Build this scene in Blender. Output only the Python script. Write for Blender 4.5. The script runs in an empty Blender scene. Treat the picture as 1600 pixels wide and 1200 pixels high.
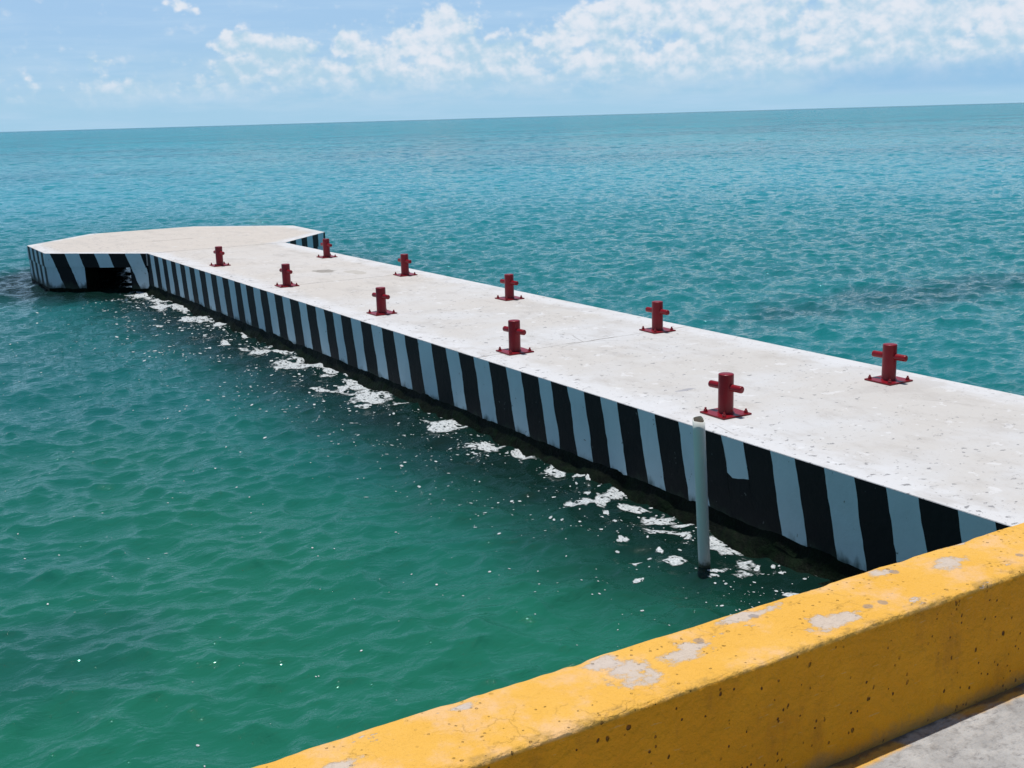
import bpy, bmesh, math, random
import numpy as np
from mathutils import Vector, Matrix, noise as mnoise

random.seed(7)
rng = np.random.default_rng(11)
sc = bpy.context.scene
COL = sc.collection

# ------------------------------------------------------------------ camera
cam_d = bpy.data.cameras.new('camera')
cam = bpy.data.objects.new('camera', cam_d)
COL.objects.link(cam)
RIGHT = Vector((0.8522778, -0.52233877, -0.0280136))
DOWN = Vector((-0.13992289, -0.17604878, -0.97438617))
FWD = Vector((0.50402791, 0.83436745, -0.22312962))
M = Matrix.Identity(4)
for i in range(3):
    M[i][0] = RIGHT[i]
    M[i][1] = -DOWN[i]
    M[i][2] = -FWD[i]
M[0][3], M[1][3], M[2][3] = 0.0, 0.0, 2.9
cam.matrix_world = M
cam_d.sensor_width = 36.0
cam_d.lens = 1821 / 1600 * 36
cam_d.clip_start = 0.05
cam_d.clip_end = 90000
sc.camera = cam

# ------------------------------------------------------------------ view transform
sc.view_settings.view_transform = 'Standard'
sc.view_settings.look = 'None'
sc.view_settings.gamma = 1.0
sc.view_settings.exposure = 0.0
sc.cycles.sample_clamp_indirect = 4.0
sc.cycles.caustics_reflective = False
sc.cycles.caustics_refractive = False

# ------------------------------------------------------------------ sun
SUN = Vector((0.05, 0.12, 0.99)).normalized()
sd = bpy.data.lights.new('sun', 'SUN')
sd.energy = 4.0
sd.angle = math.radians(0.5)
sd.color = (1.0, 0.965, 0.92)
so = bpy.data.objects.new('sun', sd)
so.rotation_euler = SUN.to_track_quat('Z', 'Y').to_euler()
so.location = (0, 0, 30)
COL.objects.link(so)


# ------------------------------------------------------------------ node helper
class NT:
    def __init__(self, tree):
        self.t = tree
        self.n = tree.nodes
        self.l = tree.links

    def new(self, kind, **kw):
        x = self.n.new(kind)
        for k, v in kw.items():
            setattr(x, k, v)
        return x

    def put(self, sock, v):
        if isinstance(v, bpy.types.NodeSocket):
            self.l.new(v, sock)
        elif v is not None:
            if hasattr(sock, 'default_value'):
                if sock.type == 'RGBA' and len(v) == 3:
                    v = (*v, 1.0)
                sock.default_value = v

    def m(self, op, a, b=None, c=None, clamp=False):
        x = self.new('ShaderNodeMath', operation=op, use_clamp=clamp)
        self.put(x.inputs[0], a)
        self.put(x.inputs[1], b)
        if c is not None:
            self.put(x.inputs[2], c)
        return x.outputs[0]

    def vm(self, op, a, b=None):
        x = self.new('ShaderNodeVectorMath', operation=op)
        self.put(x.inputs[0], a)
        if b is not None:
            self.put(x.inputs[1], b)
        return x.outputs[0]

    def ramp(self, v, lo, hi, a=0.0, b=1.0, smooth=True):
        x = self.new('ShaderNodeMapRange')
        x.interpolation_type = 'SMOOTHSTEP' if smooth else 'LINEAR'
        x.clamp = True
        self.put(x.inputs[0], v)
        for i, q in enumerate((lo, hi, a, b)):
            self.put(x.inputs[i + 1], q)
        return x.outputs[0]

    def mix(self, f, a, b, mode='MIX'):
        x = self.new('ShaderNodeMix', data_type='RGBA', blend_type=mode)
        self.put(x.inputs[0], f)
        self.put(x.inputs[6], a)
        self.put(x.inputs[7], b)
        return x.outputs[2]

    def noise(self, vec, scale, detail=4.0, rough=0.5, dist=0.0):
        x = self.new('ShaderNodeTexNoise')
        self.put(x.inputs['Vector'], vec)
        x.inputs['Scale'].default_value = scale
        x.inputs['Detail'].default_value = detail
        x.inputs['Roughness'].default_value = rough
        x.inputs['Distortion'].default_value = dist
        return x.outputs[0]

    def voro(self, vec, scale, feature='F1', rand=1.0, detail=0.0):
        x = self.new('ShaderNodeTexVoronoi', feature=feature)
        self.put(x.inputs['Vector'], vec)
        x.inputs['Scale'].default_value = scale
        x.inputs['Randomness'].default_value = rand
        if 'Detail' in x.inputs:
            x.inputs['Detail'].default_value = detail
        return x

    def sep(self, v):
        x = self.new('ShaderNodeSeparateXYZ')
        self.put(x.inputs[0], v)
        return x.outputs

    def comb(self, a, b, c):
        x = self.new('ShaderNodeCombineXYZ')
        for i, q in enumerate((a, b, c)):
            self.put(x.inputs[i], q)
        return x.outputs[0]

    def pos(self):
        return self.new('ShaderNodeNewGeometry').outputs['Position']

    def scaled(self, vec, s):
        return self.vm('MULTIPLY', vec, s)

    def bump(self, h, dist, strength=1.0, normal=None):
        x = self.new('ShaderNodeBump')
        x.inputs['Strength'].default_value = strength
        x.inputs['Distance'].default_value = dist
        self.put(x.inputs['Height'], h)
        if normal is not None:
            self.put(x.inputs['Normal'], normal)
        return x.outputs[0]


def material(name):
    m = bpy.data.materials.new(name)
    m.use_nodes = True
    k = NT(m.node_tree)
    return m, k, m.node_tree.nodes['Principled BSDF']


# ------------------------------------------------------------------ sky (world)
world = bpy.data.worlds.new('World')
sc.world = world
world.use_nodes = True
world.cycles.sampling_method = 'MANUAL'
world.cycles.sample_map_resolution = 256
k = NT(world.node_tree)
bg = world.node_tree.nodes['Background']
SKY_STRENGTH = 0.06
bg.inputs['Strength'].default_value = SKY_STRENGTH
sky = k.new('ShaderNodeTexSky', sky_type='NISHITA')
sky.sun_disc = False
sky.sun_elevation = math.asin(SUN.z)
sky.sun_rotation = math.atan2(SUN.x, SUN.y)
sky.air_density = 1.0
sky.dust_density = 0.6
sky.ozone_density = 1.5
dirv = k.new('ShaderNodeTexCoord').outputs['Generated']
dx, dy, dz = k.sep(dirv)
AZ = k.m('MULTIPLY', k.m('ARCTAN2', dx, dy), 57.29578)
EL = k.m('MULTIPLY', k.m('ARCSINE', dz), 57.29578)
P = k.comb(AZ, EL, 0.0)
BLOBS = [  # azimuth, elevation, half widths (degrees), weight
    (16.3, 5.45, 0.8, 0.35, 0.55), (17.0, 5.05, 0.55, 0.28, 0.5),
    (18.9, 3.65, 1.1, 0.55, 1.0), (20.6, 3.3, 1.3, 0.75, 1.0), (21.7, 3.45, 0.7, 0.45, 1.0),
    (19.0, 2.4, 1.3, 0.75, 0.9), (21.4, 2.3, 1.6, 0.85, 0.9),
    (24.0, 3.55, 0.9, 0.65, 0.95), (25.3, 2.9, 1.2, 0.75, 0.9), (23.4, 2.3, 1.5, 0.8, 0.8),
    (28.7, 4.25, 1.35, 0.95, 1.05), (26.7, 3.55, 1.1, 0.75, 0.95), (28.4, 3.0, 2.2, 1.2, 0.9),
    (27.4, 2.0, 2.6, 0.8, 0.8), (31.2, 2.7, 1.9, 1.0, 0.85), (31.6, 1.7, 2.6, 0.8, 0.75),
    (33.5, 3.4, 1.2, 0.75, 0.95), (35.4, 4.0, 1.5, 1.0, 1.0), (37.6, 4.7, 2.0, 1.4, 1.0),
    (36.5, 2.7, 2.8, 1.4, 0.85), (42.0, 4.2, 4.0, 2.0, 1.0), (42.0, 2.4, 4.5, 1.3, 0.85),
    (48.5, 3.8, 4.5, 2.1, 1.0), (55.5, 3.9, 5.0, 2.2, 1.0), (51.5, 2.3, 3.5, 1.0, 0.8),
    (12.1, 2.75, 1.1, 0.5, 0.55), (9.6, 1.9, 1.2, 0.5, 0.55), (14.0, 1.5, 3.4, 0.8, 0.62),
    (17.5, 1.5, 3.0, 0.7, 0.6), (7.0, 1.3, 3.0, 0.6, 0.5), (62.0, 4.0, 4.0, 2.4, 1.0), (70.0, 2.6, 6.0, 1.7, 0.9),
    (27.0, 1.7, 8.0, 0.8, 0.72), (45.0, 1.9, 13.0, 1.0, 0.78), (0.0, 2.4, 4.0, 1.2, 0.8), (-9.0, 3.0, 5.0, 1.9, 0.9),
]


def cloud_density(p, macro):
    vb = k.voro(k.scaled(p, (1, 1.15, 1)), 1.3, 'SMOOTH_F1', 1.0, 2.5)
    vb.inputs['Roughness'].default_value = 0.6
    bill = k.m('SUBTRACT', 0.95, vb.outputs['Distance'])
    fine = k.m('SUBTRACT', k.noise(k.scaled(p, (0.8, 1.15, 1)), 1.3, 8, 0.53, 0.2), 0.5)
    return k.m('ADD', k.m('ADD', macro, k.m('MULTIPLY', bill, 0.50)), k.m('MULTIPLY', fine, 0.90))


def macro_mass(p):
    # warp so that the outlines of the heaps are never plain ellipses
    nx_ = k.new('ShaderNodeTexNoise')
    k.put(nx_.inputs['Vector'], p)
    nx_.inputs['Scale'].default_value = 0.8
    nx_.inputs['Detail'].default_value = 3
    w = k.scaled(k.vm('SUBTRACT', nx_.outputs['Color'], (0.5, 0.5, 0.5)), (1.8, 0.9, 0))
    pa, pe, _ = k.sep(k.vm('ADD', p, w))
    acc = None
    for (a, e, w, h, g) in BLOBS:
        u = k.m('MULTIPLY_ADD', pa, 1 / w, -a / w)
        v = k.m('MULTIPLY_ADD', pe, 1 / h, -e / h)
        q = k.m('MULTIPLY_ADD', u, u, k.m('MULTIPLY', v, v))
        s = k.m('MULTIPLY', k.m('EXPONENT', k.m('MULTIPLY', q, -0.8)), g)
        acc = s if acc is None else k.m('SMOOTH_MAX', acc, s, 0.25)
    return acc


S = 1.0 / SKY_STRENGTH


def rad(r, g, b):
    return (r * S, g * S, b * S)


macro = macro_mass(P)
d0 = cloud_density(P, macro)
d1 = cloud_density(k.vm('ADD', P, (0.16, 0.38, 0.0)), macro)
alpha = k.m('MULTIPLY', k.ramp(d0, 0.28, 0.68), k.ramp(macro, 0.08, 0.34))
alpha = k.m('MULTIPLY', alpha, k.ramp(EL, 0.2, 2.2, 0.0, 0.93))
# faces turned up to the sun are white, undersides take the blue of the air in front of them
lit = k.m('SUBTRACT', d0, d1)
bulk = k.m('SUBTRACT', k.noise(k.vm('ADD', P, (7, 3, 0)), 0.42, 4, 0.55), 0.5)
litf = k.ramp(k.m('ADD', k.m('MULTIPLY_ADD', bulk, 1.5, lit), k.m('MULTIPLY', k.m('SUBTRACT', EL, 3.2), 0.06)), -0.44, 0.44)
cloud_col = k.mix(litf, rad(0.44, 0.645, 0.80), rad(0.79, 0.83, 0.90))
cloud_col = k.mix(k.ramp(EL, 2.6, 0.6, 0.0, 0.75), cloud_col, rad(0.40, 0.63, 0.81))
# clear air near the sea: pale blue, hazier toward the horizon; the Nishita sky takes over higher up
hz = k.mix(k.ramp(EL, 0.0, 5.5), rad(0.38, 0.615, 0.80), rad(0.37, 0.58, 0.83))
streak = k.noise(k.scaled(P, (0.10, 0.9, 1)), 1.3, 5, 0.6)
hz = k.mix(k.m('MULTIPLY', k.ramp(streak, 0.42, 0.75), 0.50), hz, rad(0.50, 0.68, 0.87))
veil = k.noise(k.vm('ADD', k.scaled(P, (0.35, 1.1, 1)), (3, 9, 0)), 0.9, 6, 0.58)
veil = k.m('MULTIPLY', k.m('MULTIPLY', k.ramp(veil, 0.36, 0.66), k.ramp(AZ, 6, 24, 0.35, 1.0)), k.m('MULTIPLY', k.ramp(EL, 0.25, 1.3), k.ramp(EL, 4.0, 2.2)))
hz = k.mix(k.m('MULTIPLY', veil, 0.75), hz, rad(0.51, 0.68, 0.83))
upper = k.mix(k.ramp(EL, 30.0, 8.0, 0.0, 0.75), sky.outputs[0], rad(0.25, 0.47, 0.72))
final = k.mix(alpha, hz, cloud_col)
rightside = k.m('MULTIPLY', k.ramp(k.m('ADD', AZ, k.m('MULTIPLY', bulk, 14)), 42, 50), k.m('MULTIPLY', k.ramp(EL, 0.3, 1.0), k.ramp(k.m('ADD', EL, bulk), 2.4, 1.4)))
final = k.mix(k.m('MULTIPLY', rightside, 0.6), final, rad(0.28, 0.52, 0.78))
final = k.mix(k.ramp(EL, 7.5, 12.0), final, upper)
k.put(bg.inputs['Color'], final)
# above the cloud bank only the clear sky is looked up
bg2 = k.new('ShaderNodeBackground')
bg2.inputs['Strength'].default_value = SKY_STRENGTH
k.put(bg2.inputs['Color'], upper)
mx = k.new('ShaderNodeMixShader')
k.put(mx.inputs[0], k.m('GREATER_THAN', EL, 12.0))
k.l.new(bg.outputs[0], mx.inputs[1])
k.l.new(bg2.outputs[0], mx.inputs[2])
k.l.new(mx.outputs[0], world.node_tree.nodes['World Output'].inputs['Surface'])


# ------------------------------------------------------------------ object helpers
def tag(o, label=None, cat=None, group=None, kind=None):
    if label:
        o['label'] = label
    if cat:
        o['category'] = cat
    if group:
        o['group'] = group
    if kind:
        o['kind'] = kind
    return o


def empty(name, loc):
    o = bpy.data.objects.new(name, None)
    o.empty_display_size = 0.2
    o.location = loc
    COL.objects.link(o)
    return o


def mesh_obj(name, verts, faces, mats, parent=None, mat_idx=None, smooth=False, origin=None):
    me = bpy.data.meshes.new(name)
    if origin is not None:
        verts = [(v[0] - origin[0], v[1] - origin[1], v[2] - origin[2]) for v in verts]
    me.from_pydata([tuple(v) for v in verts], [], faces)
    for m in (mats if isinstance(mats, (list, tuple)) else [mats]):
        me.materials.append(m)
    if mat_idx is not None:
        me.polygons.foreach_set('material_index', mat_idx)
    if smooth:
        me.polygons.foreach_set('use_smooth', [True] * len(me.polygons))
    me.update()
    o = bpy.data.objects.new(name, me)
    COL.objects.link(o)
    if parent is not None:
        o.parent = parent
    elif origin is not None:
        o.location = origin
    return o


def grid_mesh(name, X, Y, Z, mat, parent=None, smooth=True, wrap=False):
    """X, Y, Z: 2-D arrays -> one mesh"""
    r, c = X.shape
    co = np.stack([X, Y, Z], -1).reshape(-1, 3).astype(np.float32)
    idx = np.arange(r * c).reshape(r, c)
    if wrap:
        idx = np.concatenate([idx, idx[:, :1]], 1)
    q = np.stack([idx[:-1, :-1], idx[:-1, 1:], idx[1:, 1:], idx[1:, :-1]], -1).reshape(-1, 4).astype(np.int32)
    me = bpy.data.meshes.new(name)
    me.vertices.add(len(co))
    me.vertices.foreach_set('co', co.ravel())
    me.loops.add(q.size)
    me.loops.foreach_set('vertex_index', q.ravel())
    me.polygons.add(len(q))
    me.polygons.foreach_set('loop_start', np.arange(0, q.size, 4, dtype=np.int32))
    if smooth:
        me.polygons.foreach_set('use_smooth', np.ones(len(q), bool))
    me.update(calc_edges=True)
    me.materials.append(mat)
    o = bpy.data.objects.new(name, me)
    COL.objects.link(o)
    if parent is not None:
        o.parent = parent
    return o


def nz(x, y, z=0.0):
    return mnoise.noise(Vector((x, y, z)))


def fbm(x, y, z=0.0, o=4):
    return mnoise.fractal(Vector((x, y, z)), 0.9, 2.1, o)


# ------------------------------------------------------------------ dimensions
PX0, PX1 = 5.294, 7.862        # walkway edges
DECK = 0.70                    # deck height over the water
WALL_Y0 = 1.965                # sea face of the quay
KERB_F = 1.73                  # pavement-side face of the kerb
KERB_T = 1.725                 # kerb top
GROUND = 1.40                  # pavement height
OCT = [(5.27, 21.30), (3.81, 22.77), (3.81, 24.64), (5.36, 26.30), (7.62, 26.30), (9.36, 24.66), (9.26, 22.62), (7.862, 21.20)]

# ------------------------------------------------------------------ materials: water
m_sea, k, B = material('sea_water')
p = k.pos()
px, py, pz = k.sep(p)
dist = k.m('SQRT', k.m('ADD', k.m('MULTIPLY', px, px), k.m('MULTIPLY', py, py)))
flat0 = k.scaled(p, (1, 1, 0))
bigw = k.noise(k.scaled(p, (1, 1, 0)), 0.35, 4, 0.55)
medw = k.noise(k.scaled(p, (1, 1, 0)), 1.1, 4, 0.55)
dd = k.m('ADD', dist, k.m('MULTIPLY', k.m('SUBTRACT', bigw, 0.5), 8.0))
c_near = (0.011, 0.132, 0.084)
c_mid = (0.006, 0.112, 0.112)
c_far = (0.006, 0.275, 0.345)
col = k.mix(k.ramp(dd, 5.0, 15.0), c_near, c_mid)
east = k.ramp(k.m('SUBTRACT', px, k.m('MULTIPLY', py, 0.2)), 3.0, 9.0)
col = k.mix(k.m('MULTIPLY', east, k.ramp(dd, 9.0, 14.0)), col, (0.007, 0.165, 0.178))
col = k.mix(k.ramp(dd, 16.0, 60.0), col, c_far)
# sea-grass beds
gx = k.m('DIVIDE', k.m('SUBTRACT', px, 15.5), 5.0)
gy = k.m('DIVIDE', k.m('SUBTRACT', py, 12.2), 1.1)
gr = k.m('SQRT', k.m('ADD', k.m('MULTIPLY', gx, gx), k.m('MULTIPLY', gy, gy)))
gmask = k.ramp(k.m('ADD', gr, k.m('MULTIPLY', k.m('SUBTRACT', medw, 0.5), 2.2)), 1.35, 0.25)
gx2 = k.m('DIVIDE', k.m('SUBTRACT', px, 0.7), 0.9)
gy2 = k.m('DIVIDE', k.m('SUBTRACT', py, 6.6), 0.8)
gr2 = k.m('SQRT', k.m('ADD', k.m('MULTIPLY', gx2, gx2), k.m('MULTIPLY', gy2, gy2)))
gmask2 = k.ramp(k.m('ADD', gr2, k.m('MULTIPLY', k.m('SUBTRACT', medw, 0.5), 1.4)), 1.1, 0.4)
patch = k.m('MULTIPLY', k.ramp(bigw, 0.50, 0.72), 0.17)
windp = k.noise(k.scaled(flat0, (0.8, 1.0, 0)), 0.035, 9, 0.80)
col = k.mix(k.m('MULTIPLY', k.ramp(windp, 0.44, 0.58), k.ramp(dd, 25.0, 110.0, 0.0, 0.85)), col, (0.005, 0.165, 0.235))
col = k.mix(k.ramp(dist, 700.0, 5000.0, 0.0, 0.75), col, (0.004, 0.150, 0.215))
weed = k.m('MAXIMUM', k.m('MAXIMUM', k.m('MULTIPLY', gmask, 0.6), k.m('MULTIPLY', gmask2, 0.38)), patch)
col = k.mix(weed, col, (0.008, 0.052, 0.062))
# dark weedy foot of pier and head, plus walls' reflection put into the colour
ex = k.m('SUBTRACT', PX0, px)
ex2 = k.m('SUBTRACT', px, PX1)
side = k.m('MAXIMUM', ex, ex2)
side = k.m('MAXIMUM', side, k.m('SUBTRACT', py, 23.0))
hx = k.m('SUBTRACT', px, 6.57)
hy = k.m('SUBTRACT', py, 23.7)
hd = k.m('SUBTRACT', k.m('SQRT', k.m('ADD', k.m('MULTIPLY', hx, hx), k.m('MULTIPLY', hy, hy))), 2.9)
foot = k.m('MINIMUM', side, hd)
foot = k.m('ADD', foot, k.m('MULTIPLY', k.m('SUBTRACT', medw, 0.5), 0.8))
foot_refl_mask = k.ramp(foot, 2.0, 0.35)
foot_refl_mask = k.m('MULTIPLY', foot_refl_mask, k.ramp(ex2, 0.5, -0.5, 0.35, 1.0))
col = k.mix(k.m('MULTIPLY', foot_refl_mask, 0.97), col, (0.004, 0.016, 0.013))
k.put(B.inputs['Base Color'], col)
B.inputs['IOR'].default_value = 1.333
k.put(B.inputs['Specular IOR Level'], k.ramp(dist, 18.0, 160.0, 0.5, 0.08))
rough = k.ramp(dist, 12.0, 300.0, 0.012, 0.18)
k.put(B.inputs['Roughness'], rough)
flat = k.scaled(p, (1, 1, 0))
rip = k.noise(k.scaled(flat, (0.8, 1.5, 0)), 9.0, 4, 0.6, 0.4)
rip2 = k.noise(k.scaled(flat, (0.7, 1.2, 0)), 1.3, 5, 0.62, 0.3)
rip3 = k.noise(k.scaled(flat, (0.8, 1.2, 0)), 0.22, 5, 0.65, 0.3)
rip0 = k.new('ShaderNodeBump')
k.put(rip0.inputs['Height'], rip)
k.put(rip0.inputs['Distance'], k.ramp(dist, 6.0, 22.0, 0.014, 0.036))
n1 = rip0.outputs[0]
ripm = k.noise(k.scaled(flat, (0.75, 1.35, 0)), 3.2, 4, 0.6, 0.3)
rm = k.new('ShaderNodeBump')
k.put(rm.inputs['Height'], ripm)
k.put(rm.inputs['Distance'], k.ramp(dist, 8.0, 30.0, 0.0, 0.10))
k.put(rm.inputs['Normal'], n1)
n1 = rm.outputs[0]
x = k.new('ShaderNodeBump')
k.put(x.inputs['Height'], rip2)
k.put(x.inputs['Strength'], k.ramp(dist, 25, 90, 0.0, 1.0))
x.inputs['Distance'].default_value = 0.30
k.put(x.inputs['Normal'], n1)
x2 = k.new('ShaderNodeBump')
k.put(x2.inputs['Height'], rip3)
k.put(x2.inputs['Strength'], k.ramp(dist, 80, 300, 0.0, 1.0))
x2.inputs['Distance'].default_value = 1.8
k.put(x2.inputs['Normal'], x.outputs[0])
k.put(B.inputs['Normal'], x2.outputs[0])

# ------------------------------------------------------------------ water surface
G = 9.81


def wave_tile(L, N, lam_p, wdir, spread, rms_slope, seed, tail=3.6):
    r = np.random.default_rng(seed)
    kx = np.fft.fftfreq(N, L / N) * 2 * np.pi
    KX, KY = np.meshgrid(kx, kx, indexing='ij')
    K = np.hypot(KX, KY)
    K[0, 0] = 1e-6
    kp = 2 * np.pi / lam_p
    S_ = np.exp(-0.9 * (kp / K) ** 2) * K ** (-tail)
    S_ *= np.exp(-(K * 0.022) ** 2)
    cosd = (KX * math.cos(wdir) + KY * math.sin(wdir)) / K
    S_ *= np.abs(0.5 + 0.5 * cosd) ** spread + 0.02
    S_[0, 0] = 0
    H = (r.normal(size=(N, N)) + 1j * r.normal(size=(N, N))) * np.sqrt(S_)
    h = np.fft.ifft2(H).real
    gx_ = np.fft.ifft2(1j * KX * H).real
    sc_ = rms_slope / gx_.std()
    return H * sc_, KX, KY, K, L, N


TILES = [(wave_tile(17.0, 1024, 0.52, math.radians(-112), 2.5, 0.145, 3, 3.2), 0.0),
         (wave_tile(97.0, 1024, 4.2, math.radians(-95), 2.5, 0.050, 8), -0.35),
         (wave_tile(37.7, 1024, 1.7, math.radians(-80), 2.5, 0.080, 5), 0.6)]
CHOP = 0.9


def tile_maps(tile, lam_min):
    H, KX, KY, K, L, N = tile
    f = np.exp(-(K * lam_min / (2 * np.pi)) ** 4) if lam_min > 0 else 1.0
    Hf = H * f
    return (np.fft.ifft2(Hf).real, np.fft.ifft2(-1j * KX / K * Hf).real, np.fft.ifft2(-1j * KY / K * Hf).real)


def bilin(A, u, v):
    N = A.shape[0]
    u = np.mod(u, N)
    v = np.mod(v, N)
    i = np.floor(u).astype(int)
    j = np.floor(v).astype(int)
    fu = u - i
    fv = v - j
    fu = fu * fu * (3 - 2 * fu) * 0.3 + fu * 0.7
    fv = fv * fv * (3 - 2 * fv) * 0.3 + fv * 0.7
    i %= N
    j %= N
    i1 = (i + 1) % N
    j1 = (j + 1) % N
    return (A[i, j] * (1 - fu) + A[i1, j] * fu) * (1 - fv) + (A[i, j1] * (1 - fu) + A[i1, j1] * fu) * fv


LODS = [(0.0, 0.0), (14.0, 0.12), (30.0, 0.22), (60.0, 0.42), (120.0, 0.9), (260.0, 1.6)]
LOD_MAPS = [[tile_maps(t, lam) for t, _ in TILES] for _, lam in LODS]


def wave(x, y):
    """displacement of the water surface at rest position x, y (arrays)"""
    r = np.hypot(x, y)
    out = [np.zeros_like(x) for _ in range(3)]
    for li in range(len(LODS)):
        r0 = LODS[li][0]
        lo = LODS[li - 1][0] if li else -1
        up = np.clip((r - lo) / max(r0 - lo, 1e-6), 0, 1) if li else np.ones_like(r)
        if li + 1 < len(LODS):
            w = up * (1 - np.clip((r - r0) / (LODS[li + 1][0] - r0), 0, 1))
        else:
            w = up
        sel = w > 0
        if not sel.any():
            continue
        xs, ys, ws = x[sel], y[sel], w[sel]
        for ti, ((tile, rot), maps) in enumerate(zip(TILES, LOD_MAPS[li])):
            L, N = tile[4], tile[5]
            c, s = math.cos(rot), math.sin(rot)
            u = (c * xs + s * ys) / L * N
            v = (-s * xs + c * ys) / L * N
            ws_ = ws * (0.25 + 0.75 * np.clip((r[sel] - 45) / 80, 0, 1)) if ti == 1 else ws
            h = bilin(maps[0], u, v)
            ddx = bilin(maps[1], u, v)
            ddy = bilin(maps[2], u, v)
            out[2][sel] += ws_ * h
            out[0][sel] += ws_ * CHOP * (c * ddx - s * ddy) * -1
            out[1][sel] += ws_ * CHOP * (s * ddx + c * ddy) * -1
    fade = np.clip((2500 - r) / 1800, 0, 1)
    return out[0] * fade, out[1] * fade, out[2] * fade


rr = [1.6]
while rr[-1] < 250:
    r_ = rr[-1]
    rr.append(r_ + max(0.008, min(r_ * r_ / 3600, 0.07 if r_ < 40 else 0.14 if r_ < 90 else 0.34)))
while rr[-1] < 900:
    rr.append(rr[-1] * 1.008)
while rr[-1] < 40000:
    rr.append(rr[-1] * 1.03)
rr = np.array(rr)
th = np.concatenate([np.linspace(-80, 5, 200, endpoint=False), np.linspace(5, 58, 1060, endpoint=False), np.linspace(58, 140, 200)])
TH = np.radians(th)
Rg, Tg = np.meshgrid(rr, TH, indexing='ij')
X = Rg * np.sin(Tg)
Y = Rg * np.cos(Tg)
wx, wy, wz = wave(X.ravel(), Y.ravel())
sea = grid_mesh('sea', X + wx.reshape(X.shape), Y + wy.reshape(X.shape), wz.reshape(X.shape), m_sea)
tag(sea, 'choppy turquoise green sea reaching the horizon', 'sea', kind='structure')
del Rg, Tg, X, Y

# ------------------------------------------------------------------ materials: concrete and paint
JOINTS = [3.4, 9.39, 15.4, 21.25]

m_deck, k, B = material('painted_deck')
p = k.pos()
px, py, pz = k.sep(p)
st = k.noise(k.scaled(p, (0.6, 1.0, 1)), 0.9, 5, 0.6)
st2 = k.noise(p, 5.0, 6, 0.65)
paint = (0.57, 0.575, 0.585)
bare = (0.53, 0.512, 0.49)
beige = (0.55, 0.503, 0.455)
c = k.mix(k.ramp(st, 0.32, 0.60), paint, bare)
onhead = k.ramp(py, 20.9, 21.6)
c = k.mix(k.ramp(k.m('ADD', py, k.m('MULTIPLY', k.m('SUBTRACT', st, 0.5), 5)), 10.0, 17.0, 0.0, 0.55), c, beige)
c = k.mix(k.m('MULTIPLY', onhead, 0.9), c, beige)
# brushed white border along the walkway's edges
eL = k.m('SUBTRACT', px, PX0)
eR = k.m('SUBTRACT', PX1, px)
hx = k.m('ABSOLUTE', k.m('SUBTRACT', px, 6.57))
hy = k.m('ABSOLUTE', k.m('SUBTRACT', py, 23.75))
eH = k.m('MINIMUM', k.m('SUBTRACT', 2.76, hx), k.m('SUBTRACT', 3.75, k.m('ADD', hx, hy)))
edge = k.mix(onhead, k.m('MINIMUM', eL, eR), eH)
edge = k.m('ADD', edge, k.m('MULTIPLY', k.m('SUBTRACT', st2, 0.5), 0.5))
bord = k.ramp(edge, 0.42, 0.12)
c = k.mix(k.m('MULTIPLY', bord, 0.8), c, (0.62, 0.63, 0.65))
# scuffs, flaked spots, dirt
blot = k.noise(k.scaled(p, (1.6, 0.8, 1)), 2.3, 6, 0.7)
c = k.mix(k.ramp(blot, 0.46, 0.72, 0.0, 0.55), c, (0.40, 0.375, 0.35))
fl = k.noise(k.scaled(p, (1.0, 1.3, 1)), 13.0, 4, 0.6)
flk = k.noise(p, 2.6, 3, 0.5)
flm = k.m('MULTIPLY', k.ramp(k.m('ADD', fl, k.ramp(eL, 0.5, 0.1, 0.0, 0.025)), 0.640, 0.655), k.ramp(flk, 0.43, 0.52))
c = k.mix(k.m('MULTIPLY', flm, 0.85), c, (0.21, 0.21, 0.22))
fl2 = k.noise(p, 38.0, 3, 0.6)
c = k.mix(k.ramp(fl2, 0.665, 0.69, 0.0, 0.7), c, (0.27, 0.26, 0.25))
fl3 = k.noise(k.vm('ADD', p, (9, 4, 0)), 6.0, 5, 0.65)
c = k.mix(k.ramp(fl3, 0.62, 0.65, 0.0, 0.4), c, (0.72, 0.73, 0.75))
# named stains
for (sx, sy, sa, sb, colr, amt) in [(5.965, 7.16, 0.10, 0.035, (0.33, 0.33, 0.36), 0.9), (6.72, 16.55, 0.17, 0.22, (0.22, 0.20, 0.17), 0.75),
                                    (7.05, 16.1, 0.12, 0.3, (0.36, 0.33, 0.28), 0.5), (6.35, 23.5, 0.5, 0.07, (0.33, 0.29, 0.25), 0.6),
                                    (5.80, 3.62, 0.22, 0.05, (0.33, 0.33, 0.34), 0.7), (7.45, 6.2, 0.45, 0.22, (0.45, 0.43, 0.41), 0.5)]:
    u = k.m('DIVIDE', k.m('SUBTRACT', px, sx), sa)
    v = k.m('DIVIDE', k.m('SUBTRACT', py, sy), sb)
    q = k.m('SQRT', k.m('ADD', k.m('MULTIPLY', u, u), k.m('MULTIPLY', v, v)))
    q = k.m('ADD', q, k.m('MULTIPLY', k.m('SUBTRACT', st2, 0.5), 2.6))
    c = k.mix(k.m('MULTIPLY', k.ramp(q, 1.05, 0.75), amt), c, colr)
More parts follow.
